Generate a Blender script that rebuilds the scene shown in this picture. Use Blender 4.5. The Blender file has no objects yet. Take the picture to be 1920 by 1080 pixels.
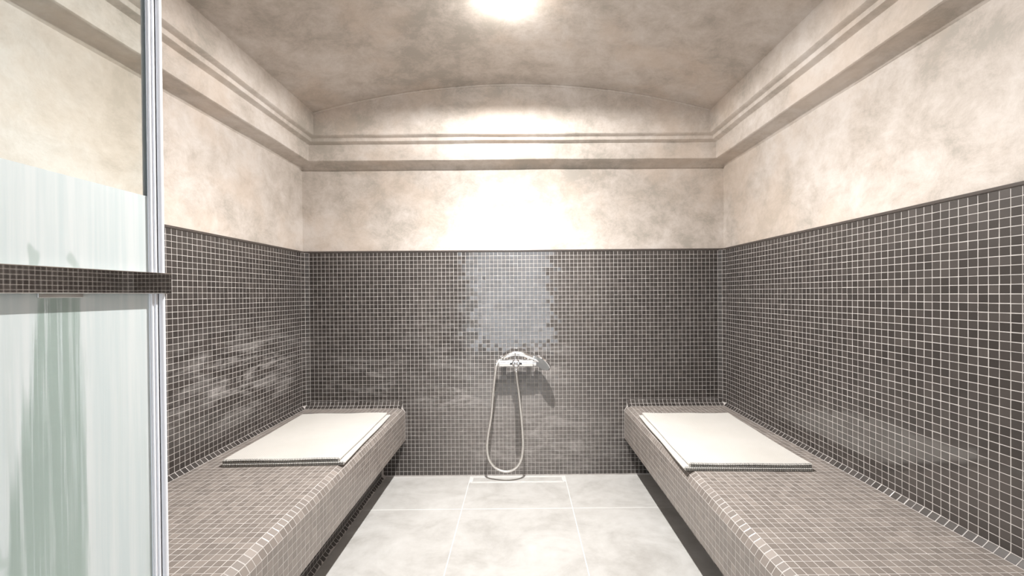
import bpy, bmesh, math, random
import numpy as np
from mathutils import Vector, Matrix, Euler

random.seed(7)
rng = np.random.default_rng(7)
R = math.radians
scene = bpy.context.scene
COL = scene.collection

# ------------------------------------------------------------------ camera
F_PX = 757.0
CAM_H = 1.143
cam_d = bpy.data.cameras.new('camera')
cam_d.sensor_width = 36.0
cam_d.lens = F_PX / 1920 * 36
cam_d.shift_x = -16.5 / 1920
cam_d.shift_y = 15.7 / 1920
cam_d.clip_start = 0.02
cam = bpy.data.objects.new('camera', cam_d)
COL.objects.link(cam)
YAW, PITCH, ROLL = R(-0.130), R(0.357), R(-0.460)


def cam_rotation():
    cy, sy = math.cos(YAW), math.sin(YAW)
    cp, sp = math.cos(PITCH), math.sin(PITCH)
    cr, sr = math.cos(ROLL), math.sin(ROLL)
    ry = Matrix(((cy, 0, sy), (0, 1, 0), (-sy, 0, cy)))
    rx = Matrix(((1, 0, 0), (0, cp, -sp), (0, sp, cp)))
    rz = Matrix(((cr, -sr, 0), (sr, cr, 0), (0, 0, 1)))
    return rz @ rx @ ry          # (X, -Z, Y) -> right, down, forward


W2C = cam_rotation()
S = Matrix(((1, 0, 0), (0, 0, -1), (0, 1, 0)))
M3 = W2C @ S
right, down, fwd = M3[0], M3[1], M3[2]
cam.matrix_world = Matrix((
    (right[0], -down[0], -fwd[0], 0), (right[1], -down[1], -fwd[1], 0),
    (right[2], -down[2], -fwd[2], CAM_H), (0, 0, 0, 1)))
scene.camera = cam

# ------------------------------------------------------------------ world, light, exposure
world = bpy.data.worlds.new('overcast_sky')
scene.world = world
world.use_nodes = True
bg = world.node_tree.nodes['Background']
bg.inputs[0].default_value = (0.88, 0.94, 1.0, 1)
bg.inputs[1].default_value = 2.6

scene.view_settings.view_transform = 'Standard'
scene.view_settings.look = 'None'
scene.view_settings.gamma = 1.0
scene.view_settings.use_curve_mapping = False
scene.view_settings.exposure = 0.30

LAMP = Vector((-0.05, 1.68, 2.377))
BEAM_W = 200.0          # downlight beam
BEAM_ANGLE = 157
GLOW_W = 2.4            # stray light of the lens, ceiling included
SPILL_W = 42.0          # wide spill of the lens below the ceiling
LENS_EMIT = 30.0

# ------------------------------------------------------------------ room dimensions
XL, XR = -1.36, 1.285          # plaster faces
YB, YF = 2.54, -0.17
P = 0.025                      # mosaic pitch
BED = 0.009                    # tile bed proud of the plaster
BZ = 0.44                      # bench top
C1 = P * math.sqrt(0.5)        # one 45 degree row
C2 = P * (math.cos(R(30)) + math.cos(R(60)))   # two rows: 30 and 60 degrees
NB = 23                        # flat bench rows
NW = 38                        # wall rows above the bench cove
NF = 7                         # rows on the bench face
ZT = BZ + C1 + NW * P          # top of the mosaic
SPR, CROWN = 2.22, 2.377       # vault spring and crown
PC = 0.154                     # cornice projection

# ------------------------------------------------------------------ helpers


def tag(o, label=None, cat=None, group=None, kind=None):
    if label:
        o['label'] = label
    if cat:
        o['category'] = cat
    if group:
        o['group'] = group
    if kind:
        o['kind'] = kind
    return o


WORLD_OF = {}


def link(o, parent=None, mw=None):
    COL.objects.link(o)
    mw = mw or Matrix.Identity(4)
    o.matrix_basis = mw
    WORLD_OF[o.name] = mw.copy()
    if parent:
        o.parent = parent
        o.matrix_parent_inverse = WORLD_OF[parent.name].inverted()
    return o


def empty(name, loc):
    e = bpy.data.objects.new(name, None)
    e.empty_display_size = 0.05
    return link(e, None, Matrix.Translation(Vector(loc)))


def mesh_obj(name, verts, faces, mat, parent=None, smooth=None, mats=None):
    me = bpy.data.meshes.new(name)
    me.from_pydata([tuple(v) for v in verts], [], faces)
    me.update()
    bm = bmesh.new()
    bm.from_mesh(me)
    bmesh.ops.recalc_face_normals(bm, faces=bm.faces)
    bm.to_mesh(me)
    bm.free()
    if mat:
        me.materials.append(mat)
    o = bpy.data.objects.new(name, me)
    link(o, parent)
    if smooth is not None:
        me.shade_smooth()
        me.set_sharp_from_angle(angle=R(smooth))
    return o


class MB:
    """collects shapes in world coordinates and links them as ONE mesh"""

    def __init__(self):
        self.v = []
        self.f = []

    def add(self, v, f):
        n = len(self.v)
        self.v += [tuple(p) for p in v]
        self.f += [tuple(i + n for i in q) for q in f]
        return self

    def box(self, x0, x1, y0, y1, z0, z1, bev=0.0):
        bm = bmesh.new()
        bmesh.ops.create_cube(bm, size=1.0)
        for v in bm.verts:
            v.co = Vector(((x0 + x1) / 2 + v.co.x * (x1 - x0), (y0 + y1) / 2 + v.co.y * (y1 - y0),
                           (z0 + z1) / 2 + v.co.z * (z1 - z0)))
        if bev:
            bmesh.ops.bevel(bm, geom=bm.edges[:], offset=bev, segments=2, affect='EDGES', profile=0.5)
        bm.verts.index_update()
        self.add([v.co.copy() for v in bm.verts], [[v.index for v in f.verts] for f in bm.faces])
        bm.free()
        return self

    def lathe(self, prof, origin, axis, n=24):
        """prof: (distance along axis, radius)"""
        axis = Vector(axis).normalized()
        a = axis.orthogonal().normalized()
        b = axis.cross(a)
        o = Vector(origin)
        v, f = [], []
        for t, r in prof:
            for k in range(n):
                an = 2 * math.pi * k / n
                v.append(o + axis * t + (a * math.cos(an) + b * math.sin(an)) * r)
        m = len(prof)
        for i in range(m - 1):
            for k in range(n):
                f.append((i * n + k, i * n + (k + 1) % n, (i + 1) * n + (k + 1) % n, (i + 1) * n + k))
        f.append(tuple(range(n)))
        f.append(tuple((m - 1) * n + k for k in range(n)))
        return self.add(v, f)

    def tube(self, pts, rad, n=10, caps=True):
        pts = [Vector(p) for p in pts]
        rads = rad if isinstance(rad, (list, tuple)) else [rad] * len(pts)
        v, f = [], []
        t0 = (pts[1] - pts[0]).normalized()
        a = t0.orthogonal().normalized()
        for i, p in enumerate(pts):
            t = (pts[min(i + 1, len(pts) - 1)] - pts[max(i - 1, 0)]).normalized()
            a = (a - t * a.dot(t)).normalized()
            b = t.cross(a)
            for k in range(n):
                an = 2 * math.pi * k / n
                v.append(p + (a * math.cos(an) + b * math.sin(an)) * rads[i])
        for i in range(len(pts) - 1):
            for k in range(n):
                f.append((i * n + k, i * n + (k + 1) % n, (i + 1) * n + (k + 1) % n, (i + 1) * n + k))
        if caps:
            f.append(tuple(range(n)))
            f.append(tuple((len(pts) - 1) * n + k for k in range(n)))
        return self.add(v, f)

    def prism(self, poly, axis, t0, t1):
        """poly: 2D points in the plane across axis 'X','Y' or 'Z'"""
        def pt(q, t):
            return {'X': (t, q[0], q[1]), 'Y': (q[0], t, q[1]), 'Z': (q[0], q[1], t)}[axis]
        n = len(poly)
        v = [pt(q, t0) for q in poly] + [pt(q, t1) for q in poly]
        f = [tuple(range(n)), tuple(range(n, 2 * n))]
        f += [(i, (i + 1) % n, n + (i + 1) % n, n + i) for i in range(n)]
        return self.add(v, f)

    def build(self, name, mat, parent=None, smooth=None):
        return mesh_obj(name, self.v, self.f, mat, parent, smooth)


def spline(pts, n=8):
    """Catmull-Rom through points"""
    pts = [Vector(p) for p in pts]
    q = [pts[0] * 2 - pts[1]] + pts + [pts[-1] * 2 - pts[-2]]
    out = []
    for i in range(1, len(q) - 2):
        for k in range(n):
            t = k / n
            out.append(0.5 * (2 * q[i] + (q[i + 1] - q[i - 1]) * t
                              + (2 * q[i - 1] - 5 * q[i] + 4 * q[i + 1] - q[i + 2]) * t * t
                              + (3 * q[i] - q[i - 1] - 3 * q[i + 1] + q[i + 2]) * t ** 3))
    out.append(pts[-1])
    return out


# ------------------------------------------------------------------ materials
class NT:
    def __init__(self, name):
        self.m = bpy.data.materials.new(name)
        self.m.use_nodes = True
        self.t = self.m.node_tree
        self.b = self.t.nodes['Principled BSDF']
        self.out = self.t.nodes['Material Output']

    def n(self, kind, **kw):
        nd = self.t.nodes.new(kind)
        for k, v in kw.items():
            setattr(nd, k, v)
        return nd

    def set(self, nd, sock, val):
        s = nd.inputs[sock]
        if hasattr(val, 'links') or isinstance(val, bpy.types.NodeSocket):
            self.t.links.new(val, s)
        else:
            if isinstance(val, (tuple, list)) and len(val) == 3 and s.type == 'RGBA':
                val = (*val, 1)
            s.default_value = val

    def p(self, **kw):
        for k, v in kw.items():
            self.set(self.b, k.replace('_', ' '), v)

    def pos(self, scale=(1, 1, 1), loc=(0, 0, 0)):
        g = self.n('ShaderNodeNewGeometry')
        mp = self.n('ShaderNodeMapping')
        self.set(mp, 'Vector', g.outputs['Position'])
        mp.inputs['Scale'].default_value = scale
        mp.inputs['Location'].default_value = loc
        return mp.outputs[0]

    def noise(self, scale, detail=4, rough=0.55, vec=None, dist=0.0):
        nd = self.n('ShaderNodeTexNoise')
        nd.inputs['Scale'].default_value = scale
        nd.inputs['Detail'].default_value = detail
        nd.inputs['Roughness'].default_value = rough
        nd.inputs['Distortion'].default_value = dist
        self.set(nd, 'Vector', vec if vec is not None else self.pos())
        return nd.outputs['Fac']

    def ramp(self, fac, stops):
        nd = self.n('ShaderNodeValToRGB')
        el = nd.color_ramp.elements
        while len(el) < len(stops):
            el.new(0.5)
        for e, (p, c) in zip(el, stops):
            e.position = p
            e.color = (*c, 1) if len(c) == 3 else c
        self.set(nd, 'Fac', fac)
        return nd.outputs['Color']

    def mapr(self, val, a, b, c=0.0, d=1.0, smooth=False):
        nd = self.n('ShaderNodeMapRange')
        if smooth:
            nd.interpolation_type = 'SMOOTHSTEP'
        for s, v in zip(('Value', 'From Min', 'From Max', 'To Min', 'To Max'), (val, a, b, c, d)):
            self.set(nd, s, v)
        return nd.outputs[0]

    def math(self, op, a, b=0.0, clamp=False):
        nd = self.n('ShaderNodeMath', operation=op)
        nd.use_clamp = clamp
        self.set(nd, 0, a)
        self.set(nd, 1, b)
        return nd.outputs[0]

    def mix(self, fac, a, b, blend='MIX'):
        nd = self.n('ShaderNodeMix', data_type='RGBA', blend_type=blend)
        self.set(nd, 0, fac)
        self.set(nd, 6, a)
        self.set(nd, 7, b)
        return nd.outputs[2]

    def bump(self, height, strength=0.2, dist=0.01):
        nd = self.n('ShaderNodeBump')
        nd.inputs['Strength'].default_value = strength
        nd.inputs['Distance'].default_value = dist
        self.set(nd, 'Height', height)
        self.t.links.new(nd.outputs[0], self.b.inputs['Normal'])
        return nd

    def blob(self, c, r, edge=0.9):
        """soft ellipsoid mask around a world point"""
        g = self.n('ShaderNodeNewGeometry')
        s = self.n('ShaderNodeVectorMath', operation='SUBTRACT')
        self.set(s, 0, g.outputs['Position'])
        s.inputs[1].default_value = c
        d = self.n('ShaderNodeVectorMath', operation='DIVIDE')
        self.set(d, 0, s.outputs[0])
        d.inputs[1].default_value = r
        ln = self.n('ShaderNodeVectorMath', operation='LENGTH')
        self.set(ln, 0, d.outputs[0])
        return self.mapr(ln.outputs['Value'], 1.0, 1.0 - edge, 0, 1, True)


def mat_plaster(name, tint=(1, 1, 1)):
    k = NT(name)
    n1 = k.noise(1.5, 6, 0.6, k.pos((1, 1, 1.2)), 0.15)
    n2 = k.noise(7.0, 12, 0.80, k.pos((1, 1, 1.15), (3, 1, 2)), 0.25)
    n3 = k.noise(2.3, 5, 0.6, k.pos((1, 1, 1), (9, 4, 7)), 0.2)
    f = k.math('ADD', k.math('MULTIPLY', n1, 0.42), k.math('MULTIPLY', n2, 0.58))
    t = tint
    c = k.ramp(f, [(0.41, (0.43 * t[0], 0.392 * t[1], 0.340 * t[2])), (0.47, (0.545 * t[0], 0.49 * t[1], 0.432 * t[2])),
                   (0.53, (0.625 * t[0], 0.572 * t[1], 0.515 * t[2])), (0.60, (0.70 * t[0], 0.655 * t[1], 0.605 * t[2]))])
    warm = k.mapr(n3, 0.46, 0.64, 0.0, 0.36, True)
    c = k.mix(warm, c, (0.65, 0.525, 0.425))
    k.p(Base_Color=c, Roughness=k.mapr(n2, 0.3, 0.7, 0.42, 0.6), IOR=1.45)
    fine = k.noise(38, 6, 0.6)
    h = k.math('ADD', n2, k.math('MULTIPLY', fine, 0.25))
    k.bump(h, 0.35, 0.006)
    return k.m


def mat_tile(name, base, dev):
    k = NT(name)
    oi = k.n('ShaderNodeObjectInfo')
    g = k.n('ShaderNodeNewGeometry')
    r = k.math('FRACT', k.math('ADD', oi.outputs['Random'], g.outputs['Random Per Island']))
    c = k.ramp(r, [(p_, tuple(b * (1 + dev * q_) for b in base)) for p_, q_ in ((0.0, -0.24), (0.4, -0.06), (0.8, 0.12), (1.0, 0.36))])
    # limescale film: streaks on the left wall, splashes low on the back wall; seats just have a paler base
    st = k.noise(5.0, 7, 0.7, k.pos((0.9, 0.9, 3.2)), 0.8)
    st2 = k.noise(30.0, 4, 0.6, k.pos((1, 1, 1.6)))
    m = k.math('MULTIPLY', k.mapr(st, 0.46, 0.64), k.mapr(st2, 0.3, 0.7, 0.55, 1.0))
    zone = None
    for cc, rr, w in [((XL, 2.0, 0.76), (0.3, 0.75, 0.34), 0.95), ((-0.42, YB, 0.50), (0.34, 0.3, 0.16), 1.0),
                      ((0.16, YB, 0.66), (0.28, 0.3, 0.42), 0.55), ((0.10, YB, 0.20), (0.75, 0.3, 0.34), 0.8),
                      ((-0.95, YB, 0.62), (0.55, 0.3, 0.28), 0.55), ((-0.4, YB, 0.75), (0.5, 0.25, 0.5), 0.35)]:
        b = k.math('MULTIPLY', k.blob(cc, rr), w)
        zone = b if zone is None else k.math('MAXIMUM', zone, b)
    film = k.math('MULTIPLY', m, zone, True)
    c = k.mix(k.math('MULTIPLY', film, 0.7), c, (0.52, 0.49, 0.47))
    haze = k.math('MULTIPLY', k.blob((-0.03, YB, 0.30), (0.95, 0.12, 0.62)), k.mapr(st2, 0.3, 0.7, 0.20, 0.32))
    c = k.mix(haze, c, (0.55, 0.50, 0.465))
    rough = k.math('ADD', k.mapr(r, 0, 1, 0.36, 0.46), k.math('MULTIPLY', film, 0.2))
    k.p(Base_Color=c, Roughness=rough, IOR=1.5)
    # standing water: below the shower's spray on the back wall and splashed low on the right wall
    wetn = k.noise(9.0, 4, 0.6, k.pos((1, 1, 1), (2, 5, 1)))
    wz = k.math('MAXIMUM', k.blob((-0.04, YB, 1.05), (0.75, 0.4, 0.75), 0.35), k.blob((XR, 1.35, 0.66), (0.3, 0.85, 0.26), 0.5))
    wetm = k.math('MULTIPLY', wz, k.mapr(wetn, 0.3, 0.5, 0.55, 1.0))
    k.set(k.b, 'Coat Weight', k.mapr(wetm, 0, 1, 0.12, 1.0))
    k.b.inputs['Coat Roughness'].default_value = 0.07
    k.b.inputs['Coat IOR'].default_value = 1.8
    k.bump(k.noise(70, 2, 0.5), 0.08, 0.002)
    return k.m


def mat_grout():
    k = NT('pale_grout')
    n1 = k.noise(22, 5, 0.6)
    k.p(Base_Color=k.ramp(n1, [(0.3, (0.46, 0.428, 0.405)), (0.7, (0.60, 0.566, 0.54))]), Roughness=0.85)
    k.bump(k.noise(200, 2), 0.3, 0.001)
    return k.m


def mat_floor():
    k = NT('pale_concrete_porcelain')
    n1 = k.noise(3.2, 8, 0.66, k.pos((1.0, 1.4, 1)), 0.7)
    n2 = k.noise(18, 6, 0.65)
    f = k.math('ADD', k.math('MULTIPLY', n1, 0.7), k.math('MULTIPLY', n2, 0.3))
    c = k.ramp(f, [(0.34, (0.43, 0.413, 0.388)), (0.5, (0.545, 0.53, 0.505)), (0.66, (0.63, 0.618, 0.595))])
    k.p(Base_Color=c, Roughness=k.mapr(n2, 0.3, 0.7, 0.3, 0.48), IOR=1.5)
    k.bump(n2, 0.08, 0.003)
    return k.m


def mat_plain(name, col, rough=0.5, metal=0.0, **kw):
    k = NT(name)
    n1 = k.noise(25, 3, 0.5)
    c = k.mix(k.mapr(n1, 0.3, 0.7), tuple(x * 0.92 for x in col), col)
    k.p(Base_Color=c, Roughness=rough, Metallic=metal, **kw)
    return k.m


def mat_chrome(name, rough=0.06, col=(0.86, 0.86, 0.87)):
    k = NT(name)
    n1 = k.noise(40, 4, 0.6)
    k.p(Base_Color=col, Metallic=1.0, Roughness=k.mapr(n1, 0.35, 0.75, rough, rough * 2))
    return k.m


def mat_towel():
    k = NT('ivory_waffle_cotton')
    tc = k.n('ShaderNodeNewGeometry')
    w1 = k.n('ShaderNodeTexWave', wave_type='BANDS', bands_direction='X')
    w2 = k.n('ShaderNodeTexWave', wave_type='BANDS', bands_direction='Y')
    for w in (w1, w2):
        w.inputs['Scale'].default_value = 34
        k.set(w, 'Vector', tc.outputs['Position'])
    h = k.math('MULTIPLY', w1.outputs['Fac'], w2.outputs['Fac'])
    n1 = k.noise(4, 3)
    c = k.mix(k.mapr(n1, 0.3, 0.7), (0.56, 0.535, 0.495), (0.61, 0.585, 0.55))
    c = k.mix(k.mapr(h, 0, 1, 0.10, 0.0), c, (0.4, 0.38, 0.35))
    k.p(Base_Color=c, Roughness=0.9, Sheen_Weight=0.15)
    k.bump(h, 0.35, 0.002)
    return k.m


def mat_hose():
    k = NT('ribbed_steel_hose')
    w = k.n('ShaderNodeTexWave', wave_type='BANDS', bands_direction='Z')
    w.inputs['Scale'].default_value = 90
    g = k.n('ShaderNodeNewGeometry')
    k.set(w, 'Vector', g.outputs['Position'])
    k.p(Base_Color=(0.74, 0.71, 0.67), Metallic=0.75, Roughness=0.34)
    k.bump(w.outputs['Fac'], 0.35, 0.001)
    return k.m


def mat_glass():
    k = NT('clear_float_glass')
    k.p(Base_Color=(0.93, 0.985, 0.965), Roughness=0.0, IOR=1.45)
    k.b.inputs['Transmission Weight'].default_value = 1.0
    return k.m


def mat_film():
    """etched glass band: matt white, with wet runs where the etching turns clear and green"""
    k = NT('etched_glass_with_water_runs')
    long_ = k.noise(1.0, 6, 0.62, k.pos((1, 26, 1.1)), 0.25)
    fine = k.noise(1.0, 5, 0.6, k.pos((1, 90, 2.4), (0, 5, 1)), 0.2)
    pos = k.n('ShaderNodeSeparateXYZ')
    g = k.n('ShaderNodeNewGeometry')
    k.set(pos, 0, g.outputs['Position'])
    y, z = pos.outputs['Y'], pos.outputs['Z']
    # runs start under the handle clamp and widen on their way down
    wy = k.math('ADD', y, k.math('MULTIPLY', k.math('SUBTRACT', long_, 0.5), 0.06))
    drop = k.math('SUBTRACT', 1.15, z)
    half = k.math('ADD', 0.024, k.math('MULTIPLY', drop, 0.062))
    cen = k.math('SUBTRACT', 0.527, k.math('MULTIPLY', drop, 0.05))
    dist = k.math('ABSOLUTE', k.math('SUBTRACT', wy, cen))
    run = k.math('SUBTRACT', 1.0, k.math('DIVIDE', dist, half))
    run = k.mapr(run, -0.05, 0.30, 0, 1, True)
    below = k.mapr(z, 1.150, 1.140)
    wet = k.math('MULTIPLY', run, below)
    wet2 = k.math('MULTIPLY', k.mapr(k.math('ADD', k.math('MULTIPLY', long_, 0.6), k.math('MULTIPLY', fine, 0.4)),
                                     0.48, 0.64, 0, 0.5, True), k.mapr(z, 1.15, 0.85, 0.0, 1.0))
    thin = k.noise(1.0, 3, 0.5, k.pos((1, 150, 1.3), (0, 2, 3)), 0.3)
    line = k.math('SUBTRACT', 1.0, k.math('MULTIPLY', k.math('ABSOLUTE', k.math('SUBTRACT', thin, 0.5)), 22.0), True)
    line = k.math('MULTIPLY', line, k.mapr(k.noise(1.0, 3, 0.5, k.pos((1, 14, 3.0), (0, 7, 0))), 0.44, 0.6))
    streak = k.math('MAXIMUM', k.mapr(fine, 0.52, 0.68, 0, 0.6, True), line)
    wet = k.math('MAXIMUM', wet, wet2)
    wet = k.math('SUBTRACT', wet, k.math('MULTIPLY', k.math('MULTIPLY', streak, below), 0.75), True)
    drops = k.math('MULTIPLY', k.mapr(k.noise(16.0, 2, 0.5, k.pos((1, 1.6, 0.8))), 0.70, 0.73, 0, 0.55), 1.0)
    wet = k.math('MAXIMUM', wet, drops)
    dry = k.mix(k.mapr(fine, 0.38, 0.62), (0.75, 0.825, 0.83), (0.85, 0.895, 0.895))
    c = k.mix(wet, dry, (0.60, 0.71, 0.665))
    k.p(Base_Color=c, Roughness=k.mapr(wet, 0, 1, 0.62, 0.42), IOR=1.3)
    k.set(k.b, 'Transmission Weight', k.mapr(wet, 0, 1, 0.24, 0.50))
    return k.m


def mat_seal():
    k = NT('clear_blue_plastic_seal')
    k.p(Base_Color=(0.90, 0.925, 0.985), Roughness=0.3, IOR=1.4)
    k.b.inputs['Transmission Weight'].default_value = 0.06
    return k.m


def mat_emit(name, col, s):
    k = NT(name)
    k.p(Base_Color=(0.9, 0.9, 0.9), Roughness=0.4)
    k.b.inputs['Emission Color'].default_value = (*col, 1)
    k.b.inputs['Emission Strength'].default_value = s
    return k.m


PLASTER = mat_plaster('warm_tadelakt_plaster', (1.0, 0.990, 1.0))
TILE = mat_tile('charcoal_brown_mosaic', (0.046, 0.0385, 0.0345), 1.0)
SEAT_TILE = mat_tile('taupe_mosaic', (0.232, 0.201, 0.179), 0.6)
GROUT = mat_grout()
FLOOR = mat_floor()
FGROUT = mat_plain('white_floor_grout', (0.74, 0.73, 0.71), 0.8)
TRIM = mat_plain('dark_bronze_trim', (0.075, 0.062, 0.055), 0.35)
CHROME = mat_chrome('polished_chrome')
SATIN = mat_chrome('satin_chrome', 0.16, (0.93, 0.93, 0.93))
STEEL = mat_chrome('polished_steel_bar', 0.015, (0.62, 0.60, 0.58))
BRUSHED = mat_chrome('brushed_steel', 0.28, (0.72, 0.72, 0.71))
RUBBER = mat_plain('grey_spray_face', (0.5, 0.51, 0.52), 0.45)
REFL_DARK = mat_plain('dark_reflection', (0.02, 0.02, 0.022), 0.5)
TOWEL = mat_towel()
HEM = mat_plain('white_hem_cord', (0.72, 0.70, 0.66), 0.85)
THREAD = mat_plain('black_thread', (0.018, 0.017, 0.018), 0.8)
HOSE = mat_hose()
GLASS = mat_glass()
FILM = mat_film()
SEAL = mat_seal()
LENS = mat_emit('lamp_lens', (1.0, 0.975, 0.94), LENS_EMIT)
OUTWALL = mat_plain('anteroom_white_paint', (0.75, 0.76, 0.76), 0.7)
OUTFLOOR = mat_plain('anteroom_dark_stone', (0.10, 0.095, 0.09), 0.5)
FRAME = mat_plain('white_lamp_trim', (0.75, 0.74, 0.72), 0.4)

# ------------------------------------------------------------------ structure: plaster walls, cornice, vault
WT = 0.12
w = MB().box(XL - WT, XL, YF - WT, YB + WT, 0, 2.52).build('wall_left', PLASTER)
wall_left = tag(w, 'warm beige plaster wall with brown mosaic behind the glass door', kind='structure')
w = MB().box(XR, XR + WT, YF - WT, YB + WT, 0, 2.52).build('wall_right', PLASTER)
wall_right = tag(w, 'warm beige plaster wall with brown mosaic on the right', kind='structure')
w = MB().box(XL, XR, YB, YB + WT, 0, 2.52).build('wall_back', PLASTER)
wall_back = tag(w, 'end wall with brown mosaic below plaster, carrying the shower', kind='structure')
DOOR_X0, DOOR_X1, DOOR_H = -0.625, 0.41, 2.05
m = MB().box(XL, DOOR_X0, YF - WT, YF, 0, 2.52).box(DOOR_X1, XR, YF - WT, YF, 0, 2.52)
m.box(DOOR_X0, DOOR_X1, YF - WT, YF, DOOR_H, 2.52)
wall_front = tag(m.build('wall_front', PLASTER), 'plaster wall with the entrance opening', kind='structure')


def wob(s, k, a):
    return a * (math.sin(s * 3.1 + k * 1.7) + 0.6 * math.sin(s * 7.3 + k * 2.9 + 1) + 0.35 * math.sin(s * 17.1 + k))


prof = [(-0.03, 1.926), (0.0, 1.929), (0.006, 1.935), (0.014, 1.942), (0.028, 1.948), (0.055, 1.952), (0.082, 1.955),
        (0.0875, 1.959), (0.0890, 1.967), (0.0900, 2.01), (0.0910, 2.045), (0.0925, 2.0520), (0.100, 2.0560),
        (0.116, 2.0595), (0.1210, 2.0625), (0.1225, 2.067), (0.1230, 2.0750), (0.1250, 2.0795), (0.133, 2.0835),
        (0.146, 2.0870), (0.1500, 2.0910), (0.1510, 2.10), (PC, SPR), (-0.03, SPR)]
NSEG = 48
verts, faces = [], []
ring = []
corners = [(XL, YF, 1, 1), (XL, YB, 1, -1), (XR, YB, -1, -1), (XR, YF, -1, 1)]
for ci in range(4):
    a, b = corners[ci], corners[(ci + 1) % 4]
    for s in range(NSEG):
        t = s / NSEG
        ring.append((a, b, t, ci))
for a, b, t, ci in ring:
    fade = min(1, min(t, 1 - t) * 10)
    for j, (pp, z) in enumerate(prof):
        ax, ay = a[0] + a[2] * pp, a[1] + a[3] * pp
        bx, by = b[0] + b[2] * pp, b[1] + b[3] * pp
        x, y = ax + (bx - ax) * t, ay + (by - ay) * t
        L = (t + ci) * 2.6
        free = 0 < j < len(prof) - 2
        dz = wob(L, j * 0.12, 0.0013) * fade if free else 0
        verts.append((x, y, z + dz))
n = len(prof)
for i in range(len(ring)):
    i2 = (i + 1) % len(ring)
    for j in range(n):
        j2 = (j + 1) % n
        faces.append((i * n + j, i * n + j2, i2 * n + j2, i2 * n + j))
tag(mesh_obj('trim_1', verts, faces, PLASTER, None, 38), 'stepped plaster cornice running around the room', kind='structure')

# vault, solid block with the arched soffit cut into it
vx0, vx1 = XL + PC, XR - PC
cx, c = (vx0 + vx1) / 2, (vx1 - vx0) / 2
rise = CROWN - SPR
AR = (c * c + rise * rise) / (2 * rise)


def arch_z(x):
    return CROWN - AR + math.sqrt(AR * AR - (x - cx) ** 2)


NA = 40
xs = [vx0 + (vx1 - vx0) * i / NA for i in range(NA + 1)]
poly = [(x, arch_z(x)) for x in xs] + [(XR, SPR), (XR, 2.52), (XL, 2.52), (XL, SPR)]
ceiling = tag(MB().prism(poly, 'Y', YF, YB).build('ceiling', PLASTER, None, 30),
              'shallow barrel vault of grey beige plaster', kind='structure')
for y0, y1 in ((YB - PC, YB), (YF, YF + PC)):
    poly = [(x, arch_z(x) + 0.01) for x in xs] + [(vx1, SPR - 0.0), (vx0, SPR - 0.0)]
    MB().prism(poly, 'Y', y0, y1).build('lunette', PLASTER, ceiling)
    yy = y0 - 0.001 if y1 > 1 else y1 + 0.001
    bead = [(x, yy, arch_z(x) - 0.004 + wob(x * 2, 1, 0.0008)) for x in xs]
    MB().tube(bead, 0.0065, 8).build('arch_bead', PLASTER, ceiling, 60)

# ------------------------------------------------------------------ floor
m = MB().box(XL - WT, XR + WT, YF - WT, YB + WT, -0.12, -0.0006)
floor = tag(m.build('floor', FGROUT), 'large pale grey porcelain floor tiles with white joints', kind='structure')
PLX_L, PLX_R = -0.866, 0.828          # plinth faces
jx = [PLX_L, -0.318, 0.272, PLX_R]
jy = [YF, 0.343, 0.943, 1.543, 2.143, YB - BED]
DR_Y0 = 2.440
for i in range(3):
    for j in range(5):
        g = 0.0022
        y1 = jy[j + 1] - g
        if j == 4 and i == 1:
            y1 = DR_Y0 - 0.002
        x0 = jx[i] + (g if i else -0.02)
        x1 = jx[i + 1] - (g if i < 2 else -0.02)
        MB().box(x0, x1, jy[j] + g, y1, -0.02, 0.0 + random.uniform(-0.0003, 0.0003), 0.0012).build('floor_tile', FLOOR, floor)

# ------------------------------------------------------------------ mosaic machinery
TS = 0.0230 / 2
prof_t = [(TS, -0.0035), (TS, 0.0000), (TS - 0.0009, 0.0003)]
unit = []
for hs, z in prof_t:
    unit += [(-hs, -hs, z), (hs, -hs, z), (hs, hs, z), (-hs, hs, z)]
UNIT = np.array(unit)
UF = []
for a in (0, 4):
    for k in range(4):
        UF.append((a + k, a + (k + 1) % 4, a + 4 + (k + 1) % 4, a + 4 + k))
UF.append((8, 9, 10, 11))
UF = np.array(UF)


def tile_mesh(mat):
    me = bpy.data.meshes.new('tile')
    me.from_pydata([tuple(v) for v in UNIT], [], [tuple(int(i) for i in f) for f in UF])
    me.update()
    me.materials.append(mat)
    return me


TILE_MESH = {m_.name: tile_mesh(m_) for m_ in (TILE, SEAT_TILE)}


def strip(c0, u, v, nu, nv, nrm):
    """grid of tile frames: c0 = corner, u/v = unit axes; returns list of (centre, u, v, n)"""
    c0, u, v, nrm = Vector(c0), Vector(u), Vector(v), Vector(nrm)
    return [(c0 + u * (P * (i + 0.5)) + v * (P * (j + 0.5)), u, v, nrm) for i in range(nu) for j in range(nv)]


def project(p):
    q = M3 @ (Vector(p) - Vector((0, 0, CAM_H)))
    if q.z < 0.05:
        return None
    return 976.5 + F_PX * q.x / q.z, 555.7 + F_PX * q.y / q.z


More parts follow.
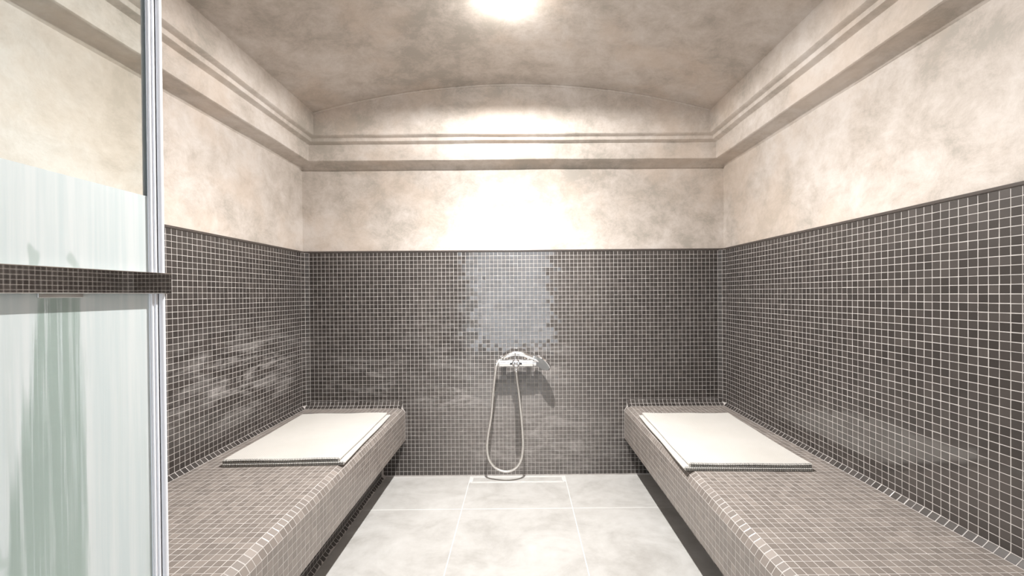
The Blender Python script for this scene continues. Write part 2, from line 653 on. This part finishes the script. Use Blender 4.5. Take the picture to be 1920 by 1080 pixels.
def lay(frames, owner, singles=300, hidden=None, mat=None, tilt=0.006):
    """place tiles: the ones that show largest as objects of their own, the rest as one part"""
    mat = mat or TILE
    scored = []
    for i, (cc, u, v, nrm) in enumerate(frames):
        s = 0.0
        view = Vector((0, 0, CAM_H)) - cc
        if view.dot(nrm) > 0:
            a, b, d = project(cc), project(cc + u * P), project(cc + v * P)
            if a and b and d and 312 < a[0] < 1920 and 0 < a[1] < 1080 and not (hidden and hidden(cc)):
                s = abs((b[0] - a[0]) * (d[1] - a[1]) - (b[1] - a[1]) * (d[0] - a[0]))
        scored.append((s, i))
    scored.sort(reverse=True)
    one = set(i for s, i in scored[:singles] if s > 60)
    mats = []
    for i, (cc, u, v, nrm) in enumerate(frames):
        ta, tb, tc = rng.normal(0, tilt), rng.normal(0, tilt), rng.normal(0, 0.005)
        sc = 1 + rng.normal(0, 0.006)
        n2 = (nrm + u * ta + v * tb).normalized()
        u2 = (u + v * tc)
        u2 = (u2 - n2 * u2.dot(n2)).normalized()
        v2 = n2.cross(u2)
        cc = cc + u * rng.normal(0, 0.00015) + v * rng.normal(0, 0.00015)
        mats.append((cc, u2 * sc, v2 * sc, n2))
    for s, i in scored:
        if i in one:
            cc, u2, v2, n2 = mats[i]
            mw = Matrix(((u2.x, v2.x, n2.x, cc.x), (u2.y, v2.y, n2.y, cc.y), (u2.z, v2.z, n2.z, cc.z), (0, 0, 0, 1)))
            o = bpy.data.objects.new('tile', TILE_MESH[mat.name])
            link(o, owner, mw)
    rest = [mats[i] for i in range(len(frames)) if i not in one]
    if rest:
        A = np.array([[list(u2), list(v2), list(n2)] for _, u2, v2, n2 in rest])      # k,3,3
        C = np.array([list(cc) for cc, *_ in rest])
        V = np.einsum('vi,kij->kvj', UNIT, A) + C[:, None, :]
        nk = len(rest)
        Fs = (UF[None] + (np.arange(nk) * 12)[:, None, None]).reshape(-1, 4)
        me = bpy.data.meshes.new('mosaic_field')
        me.vertices.add(nk * 12)
        me.vertices.foreach_set('co', V.reshape(-1).astype(np.float32))
        me.loops.add(len(Fs) * 4)
        me.polygons.add(len(Fs))
        me.loops.foreach_set('vertex_index', Fs.reshape(-1).astype(np.int32))
        me.polygons.foreach_set('loop_start', (np.arange(len(Fs)) * 4).astype(np.int32))
        me.update(calc_edges=True)
        me.validate()
        me.shade_flat()
        me.materials.append(mat)
        o = bpy.data.objects.new('mosaic_field', me)
        link(o, owner)
        o['kind'] = 'stuff'


Y1 = YB - BED - C2               # columns start here, past the corner cove
NY = int((Y1 - YF) / P)          # whole columns to the front wall
Y0 = Y1 - NY * P
cs30, sn30 = math.cos(R(30)), math.sin(R(30))

for side in (-1, 1):
    XW = XL if side < 0 else XR
    ix = -side                   # into the room
    wall = wall_left if side < 0 else wall_right

    def X(a):
        return XW + ix * a

    # --- wall mosaic above the bench
    bed = MB().box(min(X(-0.001), X(BED - 0.0002)), max(X(-0.001), X(BED - 0.0002)), YF, YB, BZ + 0.002, ZT)
    bed.build('tile_bed', GROUT, wall)
    # corner cove against the back wall (two rows), bed and tiles
    pts = [(BED, Y1), (BED + P * sn30, Y1 + P * cs30), (BED + P * (sn30 + cs30), Y1 + P * (cs30 + sn30))]
    fr = []
    for (a0, ya), (a1, yb) in zip(pts, pts[1:]):
        d = Vector((ix * (a1 - a0), yb - ya, 0)).normalized()
        nr = Vector((ix * abs(d.y), -abs(d.x), 0))
        fr += strip((X(a0), ya, BZ + C1), d, (0, 0, 1), 1, NW, nr)
    poly = [(X(a), y) for a, y in pts] + [(X(0), YB), (X(0), Y1)]
    poly = [(px - 0.0, py) for px, py in poly]
    MB().prism([(X(BED - 0.0002), Y1), (X(pts[1][0]), pts[1][1] + 0.0002), (X(pts[2][0]), YB - BED + 0.0002), (X(0), YB), (X(0), Y1)],
               'Z', BZ, ZT).build('cove_bed', GROUT, wall)
    fr += strip((X(BED), Y0, BZ + C1), (0, 1, 0), (0, 0, 1), NY, NW, (ix, 0, 0))
    lay(fr, wall)

    # --- bench
    nose_a = BED + C1 + NB * P + C2
    zf = BZ - C2                   # top of the vertical face
    z0 = zf - NF * P               # underside
    pl_a = abs((PLX_L if side < 0 else PLX_R) - XW)
    if side < 0:
        lab = 'brown mosaic bench beside the glass door, along the left wall'
    else:
        lab = 'brown mosaic bench along the right wall, away from the glass door'
    bench = tag(empty('tiled_bench', (X(pl_a / 2), (YF + YB) / 2, 0)), lab, 'bench', 'mosaic benches')
    e = 0.0002
    prf = [(BED - e, BZ + C1), (BED + C1 - e * 0.7, BZ - e), (BED + C1 + NB * P, BZ - e),
           (nose_a - C2 + P * cs30 - e * .5, BZ - P * sn30 - e), (nose_a - e, zf - e * .3), (nose_a - e, z0 + 0.002),
           (nose_a - 0.004, z0), (pl_a + 0.001, z0), (pl_a, z0 - 0.001), (pl_a, C1), (pl_a + C1, 0.0005), (0.0005, 0.0005), (0.0005, BZ + C1)]
    poly = [(X(a), z) for a, z in prf]
    MB().prism(poly, 'Y', YF + 0.0005, YB - BED).build('bench_body', GROUT, bench)
    fr, dark = [], []
    # wall cove (one 45 degree row)
    d = Vector((ix * C1, 0, -C1)).normalized()
    dark += strip((X(BED), Y0, BZ + C1), (0, 1, 0), d, NY, 1, Vector((ix, 0, 1)).normalized())
    # top
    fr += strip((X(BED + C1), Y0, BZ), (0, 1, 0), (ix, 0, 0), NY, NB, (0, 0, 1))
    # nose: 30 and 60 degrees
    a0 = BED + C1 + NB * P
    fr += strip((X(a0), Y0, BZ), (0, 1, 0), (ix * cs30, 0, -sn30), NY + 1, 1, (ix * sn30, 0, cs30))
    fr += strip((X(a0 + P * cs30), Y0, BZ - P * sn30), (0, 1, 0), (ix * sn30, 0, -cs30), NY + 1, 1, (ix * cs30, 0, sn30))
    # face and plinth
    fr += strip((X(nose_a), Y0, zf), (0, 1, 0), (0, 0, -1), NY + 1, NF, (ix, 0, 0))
    npl = int((z0 - C1) / P)
    dark += strip((X(pl_a), Y0, C1), (0, 1, 0), (0, 0, 1), NY, npl, (ix, 0, 0))  # plinth and soffit in darker tile: under-bench shade put into their colour
    dark += strip((X(pl_a), Y0, C1), (0, 1, 0), (ix * 0.7071, 0, -0.7071), NY, 1, Vector((ix, 0, 1)).normalized())
    nso = int((nose_a - pl_a) / P)
    dark += strip((X(nose_a - 0.002), Y0, z0), (0, 1, 0), (-ix, 0, 0), NY, nso, (0, 0, -1))
    # back cove of the bench top: two rows at 30 and 60 degrees up the back wall
    yc, zc = Y1, BZ
    nx = NB + 1
    dark += strip((X(BED + C1 * 0.6), yc, zc), (ix, 0, 0), (0, cs30, sn30), nx, 1, (0, -sn30, cs30))
    dark += strip((X(BED + C1 * 0.6), yc + P * cs30, zc + P * sn30), (ix, 0, 0), (0, sn30, cs30), nx, 1, (0, -cs30, sn30))
    cov = [(Y1, BZ - 0.02), (Y1, BZ - e), (Y1 + P * cs30, BZ + P * sn30 - e), (YB - BED - e * .5, BZ + C2), (YB - BED, BZ - 0.02)]
    MB().prism(cov, 'X', X(BED * 0.5), X(nose_a - C2 + 0.004)).build('cove_bed', GROUT, bench)

    def under_towel(cc, side=side):
        if abs(cc.z - BZ) > 0.004:
            return False
        return (1.58 < cc.y < 2.33) and (0.62 < abs(cc.x) < 1.24)
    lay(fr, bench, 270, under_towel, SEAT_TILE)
    lay(dark, bench, 30, under_towel, TILE)

# --- back wall mosaic
MB().box(XL, XR, YB - BED + 0.0002, YB + 0.001, 0, ZT).build('tile_bed', GROUT, wall_back)
xa, xb = XL + BED + C2, XR - BED - C2
nx = int(round((xb - xa) / P))
px_ = (xb - xa) / nx
fr = []
nose_l = XL + BED + C1 + NB * P + C2
nose_r = XR - BED - C1 - NB * P - C2
zf = BZ - C2
z0 = zf - NF * P
for i in range(nx):
    for j in range(57):
        x, z = xa + (i + .5) * px_, ZT - (j + .5) * P
        if z < 0.012:
            continue
        inb = x < nose_l - 0.006 or x > nose_r + 0.006
        if inb and z0 - 0.01 < z < BZ + C2 * 0.75:
            continue
        if (x < PLX_L or x > PLX_R) and z < z0:
            continue
        fr.append((Vector((x, YB - BED, z)), Vector((1, 0, 0)), Vector((0, 0, 1)), Vector((0, -1, 0))))
lay(fr, wall_back, 0, tilt=0.010)

# dark trim closing the mosaic at the top
TH = 0.011
tag(MB().box(XL - 0.001, XL + BED + 0.004, YF, YB, ZT, ZT + TH, 0.002).build('trim_2', TRIM), 'dark edging strip on the left mosaic', kind='structure')
tag(MB().box(XR - BED - 0.004, XR + 0.001, YF, YB, ZT, ZT + TH, 0.002).build('trim_3', TRIM), 'dark edging strip on the right mosaic', kind='structure')
tag(MB().box(XL, XR, YB - BED - 0.004, YB + 0.001, ZT, ZT + TH, 0.002).build('trim_4', TRIM), 'dark edging strip on the back mosaic', kind='structure')

# ------------------------------------------------------------------ anteroom behind the camera
ay0, ay1 = -1.75, YF - WT
tag(MB().box(-1.3, 1.2, ay0 - 0.1, ay1, -0.12, -0.01).build('floor_anteroom', OUTFLOOR), kind='structure')
tag(MB().box(-1.3, 1.2, ay0 - 0.1, ay1, 2.35, 2.52).build('ceiling_anteroom', OUTWALL), kind='structure')
tag(MB().box(-1.4, -1.3, ay0 - 0.1, ay1, -0.12, 2.52).build('wall_anteroom_left', OUTWALL), kind='structure')
tag(MB().box(1.2, 1.3, ay0 - 0.1, ay1, -0.12, 2.52).build('wall_anteroom_right', OUTWALL), kind='structure')
m = MB().box(-1.3, -0.95, ay0 - 0.1, ay0, -0.01, 2.35).box(0.75, 1.2, ay0 - 0.1, ay0, -0.01, 2.35)
m.box(-0.95, 0.75, ay0 - 0.1, ay0, 2.2, 2.35).box(-0.95, 0.75, ay0 - 0.1, ay0, -0.01, 0.24)
tag(m.build('wall_anteroom_front', OUTWALL), kind='structure')
por = bpy.data.lights.new('window_portal', 'AREA')
por.shape = 'RECTANGLE'
por.size, por.size_y = 1.70, 1.96
por.cycles.is_portal = True
po = bpy.data.objects.new('window_portal', por)
COL.objects.link(po)
po.location = (-0.10, ay0 - 0.05, 1.22)
po.rotation_euler = (R(90), 0, 0)

# ------------------------------------------------------------------ ceiling lamp
lz = arch_z(LAMP.x)
lamp = tag(empty('ceiling_spotlight', (LAMP.x, LAMP.y, lz)), 'small glowing round spotlight set in the vaulted ceiling', 'lamp')
MB().lathe([(-0.01, 0.030), (-0.01, 0.052), (0.004, 0.052), (0.006, 0.049), (0.006, 0.034)],
           (LAMP.x, LAMP.y, lz), (0, 0, -1), 32).build('ceiling_rose', FRAME, lamp, 40)
MB().lathe([(0.004, 0.030), (0.006, 0.036), (0.014, 0.036), (0.016, 0.034), (0.016, 0.028)],
           (LAMP.x, LAMP.y, lz), (0, 0, -1), 32).build('housing', FRAME, lamp, 40)
MB().lathe([(0.014, 0.0300), (0.024, 0.0370), (0.038, 0.0405), (0.050, 0.0375), (0.061, 0.0290), (0.069, 0.0160), (0.072, 0.004)],
           (LAMP.x, LAMP.y, lz), (0, 0, -1), 32).build('lens', LENS, lamp, 60)
for nm, kind, watt in (('spotlight_beam', 'SPOT', BEAM_W), ('spotlight_glow', 'POINT', GLOW_W), ('spotlight_spill', 'SPOT', SPILL_W)):
    sp = bpy.data.lights.new(nm, kind)
    sp.energy = watt
    if kind == 'SPOT':
        sp.spot_size = R(BEAM_ANGLE if nm == 'spotlight_beam' else 178)
        sp.spot_blend = 1.0 if nm == 'spotlight_beam' else 0.2
    sp.shadow_soft_size = 0.01
    sp.color = (1.0, 0.985, 0.965)
    so = bpy.data.objects.new(nm, sp)
    COL.objects.link(so)
    so.location = (LAMP.x, LAMP.y, lz - 0.098)
    if nm == 'spotlight_beam':
        so.rotation_euler = (R(-9), 0, 0)      # aimed a little towards the entrance

# ------------------------------------------------------------------ linear drain
dr = tag(empty('linear_drain', (-0.023, 2.48, 0)), 'long tile-insert floor drain at the foot of the back wall', 'drain')
x0, x1, y0, y1 = -0.312, 0.266, DR_Y0, 2.522
m = MB().box(x0, x1, y0, y0 + 0.004, -0.02, 0.001).box(x0, x1, y1 - 0.004, y1, -0.02, 0.001)
m.box(x0, x0 + 0.004, y0, y1, -0.02, 0.001).box(x1 - 0.004, x1, y0, y1, -0.02, 0.001)
m.build('drain_frame', FRAME, dr)
m = MB().box(x0 + 0.012, x1 - 0.012, y0 + 0.012, y0 + 0.015, -0.02, 0.001).box(x0 + 0.012, x1 - 0.012, y1 - 0.015, y1 - 0.012, -0.02, 0.001)
m.box(x0 + 0.012, x0 + 0.015, y0 + 0.012, y1 - 0.012, -0.02, 0.001).box(x1 - 0.015, x1 - 0.012, y0 + 0.012, y1 - 0.012, -0.02, 0.001)
m.build('insert_tray', FRAME, dr)
MB().box(x0 + 0.015, x1 - 0.015, y0 + 0.015, y1 - 0.015, -0.02, 0.0003).build('tile_insert', FLOOR, dr)

# ------------------------------------------------------------------ shower mixer
YT = YB - BED
mx, my, mz = -0.027, YB - 0.088, 0.722
mixer = tag(empty('shower_mixer', (mx, YT, mz)), 'chrome shower mixer bar with single lever on the back wall', 'shower tap')
m = MB()
m.lathe([(-0.104, 0.015), (-0.104, 0.019), (-0.101, 0.0225), (0.101, 0.0225), (0.104, 0.019), (0.104, 0.015)], (mx, my, mz), (1, 0, 0), 28)
m.build('body', SATIN, mixer, 40)
for s in (-1, 1):
    MB().lathe([(0.0, 0.0165), (0.003, 0.0195), (0.017, 0.0195), (0.0205, 0.016)], (mx + s * 0.1045, my, mz), (s, 0, 0), 24).build('end_cap', CHROME, mixer, 40)
    MB().lathe([(0.0, 0.033), (0.004, 0.033), (0.012, 0.026), (0.016, 0.016), (0.050, 0.0155), (0.052, 0.019), (0.070, 0.019)],
               (mx + s * 0.075, YT, mz), (0, -1, 0), 24).build('wall_union', CHROME, mixer, 40)
hub = MB().lathe([(0.0, 0.024), (0.022, 0.025), (0.030, 0.023), (0.036, 0.016)], (mx, my - 0.012, mz + 0.003), (0, -1, 0.12), 28).build('cartridge_hub', CHROME, mixer, 40)
lev = []
for t, wd, th in [(0, 0.013, 0.008), (0.02, 0.014, 0.008), (0.06, 0.0125, 0.006), (0.11, 0.0135, 0.005), (0.124, 0.012, 0.0045), (0.128, 0.008, 0.003)]:
    yy, zz = my - 0.036 - t, mz + 0.010 + t * 0.06 + 0.00
    for k in range(12):
        an = 2 * math.pi * k / 12
        ca, sa = math.cos(an), math.sin(an)
        lev.append((mx + wd * math.copysign(abs(ca) ** 0.7, ca), yy, zz + th * math.copysign(abs(sa) ** 0.7, sa)))
fl = [tuple(range(12)), tuple(60 + k for k in range(12))]
for i in range(5):
    fl += [(i * 12 + k, i * 12 + (k + 1) % 12, i * 12 + 12 + (k + 1) % 12, i * 12 + 12 + k) for k in range(12)]
mesh_obj('lever', lev, fl, CHROME, mixer, 50)
for s in (-1, 1):
    MB().lathe([(0, 0.0065), (0.004, 0.0065)], (mx + s * 0.030, my - 0.0185, mz), (0, -1, 0), 14).build('reflection_disc', REFL_DARK, hub)  # dark discs standing in for reflections either side of the lever
# outlet and rest for the hand shower
MB().lathe([(0, 0.012), (0.014, 0.012), (0.016, 0.010), (0.030, 0.010)], (mx, my, mz - 0.018), (0, 0, -1), 20).build('outlet', CHROME, mixer, 40)
hz = 0.778
m = MB().tube([(mx - 0.004, my, mz + 0.018), (mx - 0.004, my, mz + 0.032), (mx - 0.004, my, hz - 0.011)], 0.0075, 14)
m.tube([(mx - 0.004, my - 0.017, hz + 0.010), (mx - 0.004, my - 0.0165, hz - 0.002), (mx - 0.004, my - 0.010, hz - 0.013),
        (mx - 0.004, my, hz - 0.0165), (mx - 0.004, my + 0.010, hz - 0.013), (mx - 0.004, my + 0.0165, hz - 0.002), (mx - 0.004, my + 0.017, hz + 0.010)], 0.0045, 10)
m.build('holder', CHROME, mixer, 50)

# ------------------------------------------------------------------ hand shower resting in the holder
hs = tag(empty('hand_shower', (mx - 0.004, my, hz)), 'chrome hand shower lying across the mixer, round head to the right', 'shower head')
hp = spline([(-0.108, my, 0.752), (-0.085, my, 0.766), (-0.055, my, 0.777), (mx - 0.004, my, 0.781), (0.015, my, 0.776), (0.05, my, 0.763), (0.082, my - 0.002, 0.748)], 6)
nh = len(hp)
MB().tube(hp, [0.0095 + 0.0035 * math.sin(math.pi * i / (nh - 1)) + 0.002 * i / nh for i in range(nh)], 16).build('handle', SATIN, hs, 50)
hc = Vector((0.127, my - 0.006, 0.722))
hn = Vector((-0.58, -0.50, -0.64)).normalized()
head = MB().lathe([(-0.026, 0.012), (-0.022, 0.026), (-0.016, 0.050), (-0.009, 0.0620), (-0.003, 0.0650), (0.003, 0.0645), (0.005, 0.0620), (0.0045, 0.057)],
                  hc, hn, 40).build('head', CHROME, hs, 40)
MB().lathe([(0.004, 0.0575), (0.0062, 0.0570), (0.0066, 0.053)], hc, hn, 40).build('spray_face', RUBBER, head, 40)
MB().tube([hp[-1], Vector((0.098, my - 0.003, 0.742)), hc - hn * 0.018], [0.0125, 0.014, 0.013], 14).build('neck', CHROME, hs, 50)

# ------------------------------------------------------------------ hose
ho = tag(empty('shower_hose', (-0.10, my - 0.01, 0.055)), 'ribbed silver shower hose hanging in a loop to the floor', 'hose')
hpts = [(-0.110, my - 0.001, 0.7505), (-0.127, my - 0.010, 0.741), (-0.143, my - 0.024, 0.715), (-0.150, my - 0.027, 0.68), (-0.160, my - 0.022, 0.60), (-0.168, my - 0.014, 0.53),
        (-0.180, my - 0.006, 0.402), (-0.200, my, 0.289), (-0.207, my, 0.208), (-0.195, my, 0.137), (-0.155, my, 0.084),
        (-0.097, my - 0.004, 0.063), (-0.044, my - 0.004, 0.077), (-0.008, my, 0.117), (0.008, my, 0.175), (0.012, my, 0.25),
        (0.004, my, 0.38), (-0.010, my, 0.53), (-0.022, my, 0.63), (mx, my, 0.685)]
MB().tube(spline(hpts, 8), 0.0072, 12).build('hose_tube', HOSE, ho, 60)
MB().lathe([(0, 0.0085), (0.004, 0.0105), (0.02, 0.0105), (0.024, 0.009)], (mx + 0.001, my, 0.668), (0.10, 0, 1), 18).build('hose_nut', CHROME, ho, 40)
MB().lathe([(0, 0.0085), (0.004, 0.0100), (0.018, 0.0105), (0.022, 0.009)], (-0.122, my - 0.008, 0.744), (0.75, 0.25, 0.52), 18).build('hose_nut', CHROME, ho, 40)

# ------------------------------------------------------------------ folded towels


def hairpin(x_fold, x_open, z0, t, gap, sgn):
    """closed cross-section (X, Z) of one cloth folded double; fold at x_fold"""
    r_out = t + gap / 2
    zc = z0 + r_out
    pts = []
    n = 10
    for i in range(n + 1):
        an = -math.pi / 2 + math.pi * i / n
        pts.append((x_fold - sgn * (r_out - r_out * math.cos(an)), zc + r_out * math.sin(an)))
    pts = [(x_open, z0)] + pts + [(x_open, z0 + 2 * r_out)]
    ri = gap / 2
    inner = []
    for i in range(n + 1):
        an = math.pi / 2 - math.pi * i / n
        inner.append((x_fold - sgn * (r_out - ri * math.cos(an)), zc + ri * math.sin(an)))
    pts += [(x_open, zc + ri)] + inner + [(x_open, zc - ri)]
    return pts


def towel(corner_fold_front, yaw, wid, length, sgn, label, seed):
    """sgn +1: fold on +X side (left bench)"""
    rr = random.Random(seed)
    ox, oy = corner_fold_front
    t = tag(empty('folded_towel', (ox - sgn * wid / 2, oy + length / 2, BZ + 0.0012)), label, 'towel', 'folded towels on the benches')
    rot = Matrix.Rotation(yaw, 3, 'Z')
    piv = Vector((ox, oy, 0))

    def T(x, y, z):
        return rot @ Vector((x, y, 0)) + piv + Vector((0, 0, z))

    th, gap = 0.0050, 0.0010
    layers = [('lower_fold', 0.0, BZ + 0.0016, 0.0), ('upper_fold', -sgn * 0.020, BZ + 0.0016 + 2 * th + gap + 0.0012, 0.004)]
    NS = 56
    for name, xo, zb, inset in layers:
        sec = hairpin(xo, -sgn * wid, zb, th, gap, sgn)
        # refine along X so that the sheet can ripple
        fine = []
        for i in range(len(sec)):
            a, b = sec[i], sec[(i + 1) % len(sec)]
            k = 24 if abs(a[0] - b[0]) > 0.2 else 1
            for s in range(k):
                fine.append((a[0] + (b[0] - a[0]) * s / k, a[1] + (b[1] - a[1]) * s / k))
        n = len(fine)
        ph = rr.uniform(0, 6)

        def wave(x, y, z, zb=zb, ph=ph, name=name):
            amp = 0.0010 if name == 'upper_fold' else 0.0004
            end = max(0, 1 - min(y, length - y) / 0.07)
            e2 = 0.0028 * end * (0.5 + 0.5 * math.sin(x * 23 + ph)) if name == 'upper_fold' else 0
            frac = (z - zb) / (2 * th + gap)
            return frac * (amp * (1 + math.sin(x * 11 + ph) * math.sin(y * 8 + ph)) + e2)
        v, f = [], []
        for s in range(NS + 1):
            y = inset + (length - 2 * inset) * s / NS
            for x, z in fine:
                v.append(T(x + 0.0012 * math.sin(y * 14 + ph), y, z + wave(x, y, z)))
        for s in range(NS):
            for k in range(n):
                f.append((s * n + k, s * n + (k + 1) % n, (s + 1) * n + (k + 1) % n, (s + 1) * n + k))
        f.append(tuple(range(n)))
        f.append(tuple(NS * n + k for k in range(n)))
        part = mesh_obj(name, v, f, TOWEL, t, 50)
        # hem cords and overlock stitches on the two short ends, one per sheet
        st = MB()
        for zc in (zb + th / 2, zb + th * 1.5 + gap):
            for ye, dirn in ((inset, -1), (length - inset, 1)):
                x0h, x1h = xo - sgn * 0.004, -sgn * wid + sgn * 0.002
                xsx = [x0h + (x1h - x0h) * i / 48 for i in range(49)]
                MB().tube([T(x + 0.0012 * math.sin(ye * 14 + ph), ye + dirn * 0.0012, zc + wave(x, ye, zc)) for x in xsx], 0.0026, 8).build('hem_cord', HEM, part, 60)
                ns = int(wid / 0.0072)
                for i in range(ns):
                    x = x0h + (x1h - x0h) * (i + 0.5 + rr.uniform(-.12, .12)) / ns
                    zz = zc + wave(x, ye, zc)
                    sl = 0.0022
                    loop = [(x - sl, -0.0075, 0.0024), (x - sl * .2, 0.001, 0.0034), (x, 0.0036, 0.0010), (x + sl * .2, 0.0036, -0.0012), (x + sl, 0.0, -0.0030)]
                    st.tube([T(xx + 0.0012 * math.sin(ye * 14 + ph), ye + dirn * yy, zz + z_) for xx, yy, z_ in loop], 0.00105, 4)
        so_ = st.build('edge_stitching', THREAD, part)
        so_['kind'] = 'stuff'
    return t


towel((-0.733, 1.672), R(1.6), 0.497, 0.655, 1, 'folded ivory towel with black stitched edge on the bench beside the glass door', 3)
towel((0.643, 1.588), R(-2.0), 0.495, 0.69, -1, 'folded ivory towel with black stitched edge on the right bench', 5)

# ------------------------------------------------------------------ glass door, standing open into the room
GX0, GX1 = -0.608, -0.600
DY0, DY1 = YF + 0.004, 0.667
DZ0, DZ1 = 0.012, 2.03
door = tag(empty('door_1', (GX0, DY0, 0)), 'open glass door with etched band and flat steel bar handle', kind='structure')
MB().box(GX0, GX1, DY0 + 0.006, DY1, DZ0, DZ1, 0.0008).build('glass_pane', GLASS, door)
FZ = 1.305
MB().box(GX1 + 0.0002, GX1 + 0.0008, DY0 + 0.006, DY1 - 0.001, DZ0, FZ).build('etched_band', FILM, door)
# seal: clear channel with ribs and a bulb at the free edge
m = MB().box(GX0 - 0.002, GX0 - 0.0002, DY1 - 0.014, DY1 + 0.003, DZ0, DZ1).box(GX1 + 0.001, GX1 + 0.0028, DY1 - 0.014, DY1 + 0.003, DZ0, DZ1)
m.box(GX0 - 0.002, GX1 + 0.0028, DY1 + 0.0005, DY1 + 0.003, DZ0, DZ1)
seal = m.build('edge_seal', SEAL, door)
MB().lathe([(0, 0.0065), (DZ1 - DZ0, 0.0065)], ((GX0 + GX1) / 2 + 0.0038, DY1 + 0.0078, DZ0), (0, 0, 1), 18).build('seal_bulb', SEAL, seal, 40)
for yy in (DY1 - 0.011, DY1 - 0.004):
    MB().lathe([(0, 0.0014), (DZ1 - DZ0, 0.0014)], (GX1 + 0.0028, yy, DZ0), (0, 0, 1), 10).build('seal_rib', SEAL, seal, 40)
# bar handle
bx0, bx1 = -0.5970, -0.5870
bar = MB().box(bx0, bx1, 0.02, 0.6826, 1.148, 1.1823, 0.0012).build('bar_handle', STEEL, door)
for yc in (0.14, 0.528):
    MB().box(GX1 + 0.0008, bx0, yc - 0.026, yc + 0.026, 1.1425, 1.176, 0.0008).build('bar_clamp', BRUSHED, bar)
# hinges at the frame
for zc in (0.28, 1.75):
    h_ = MB().box(GX0 - 0.012, GX1 + 0.012, DY0 - 0.002, DY0 + 0.055, zc - 0.045, zc + 0.045, 0.003).build('hinge', BRUSHED, door)
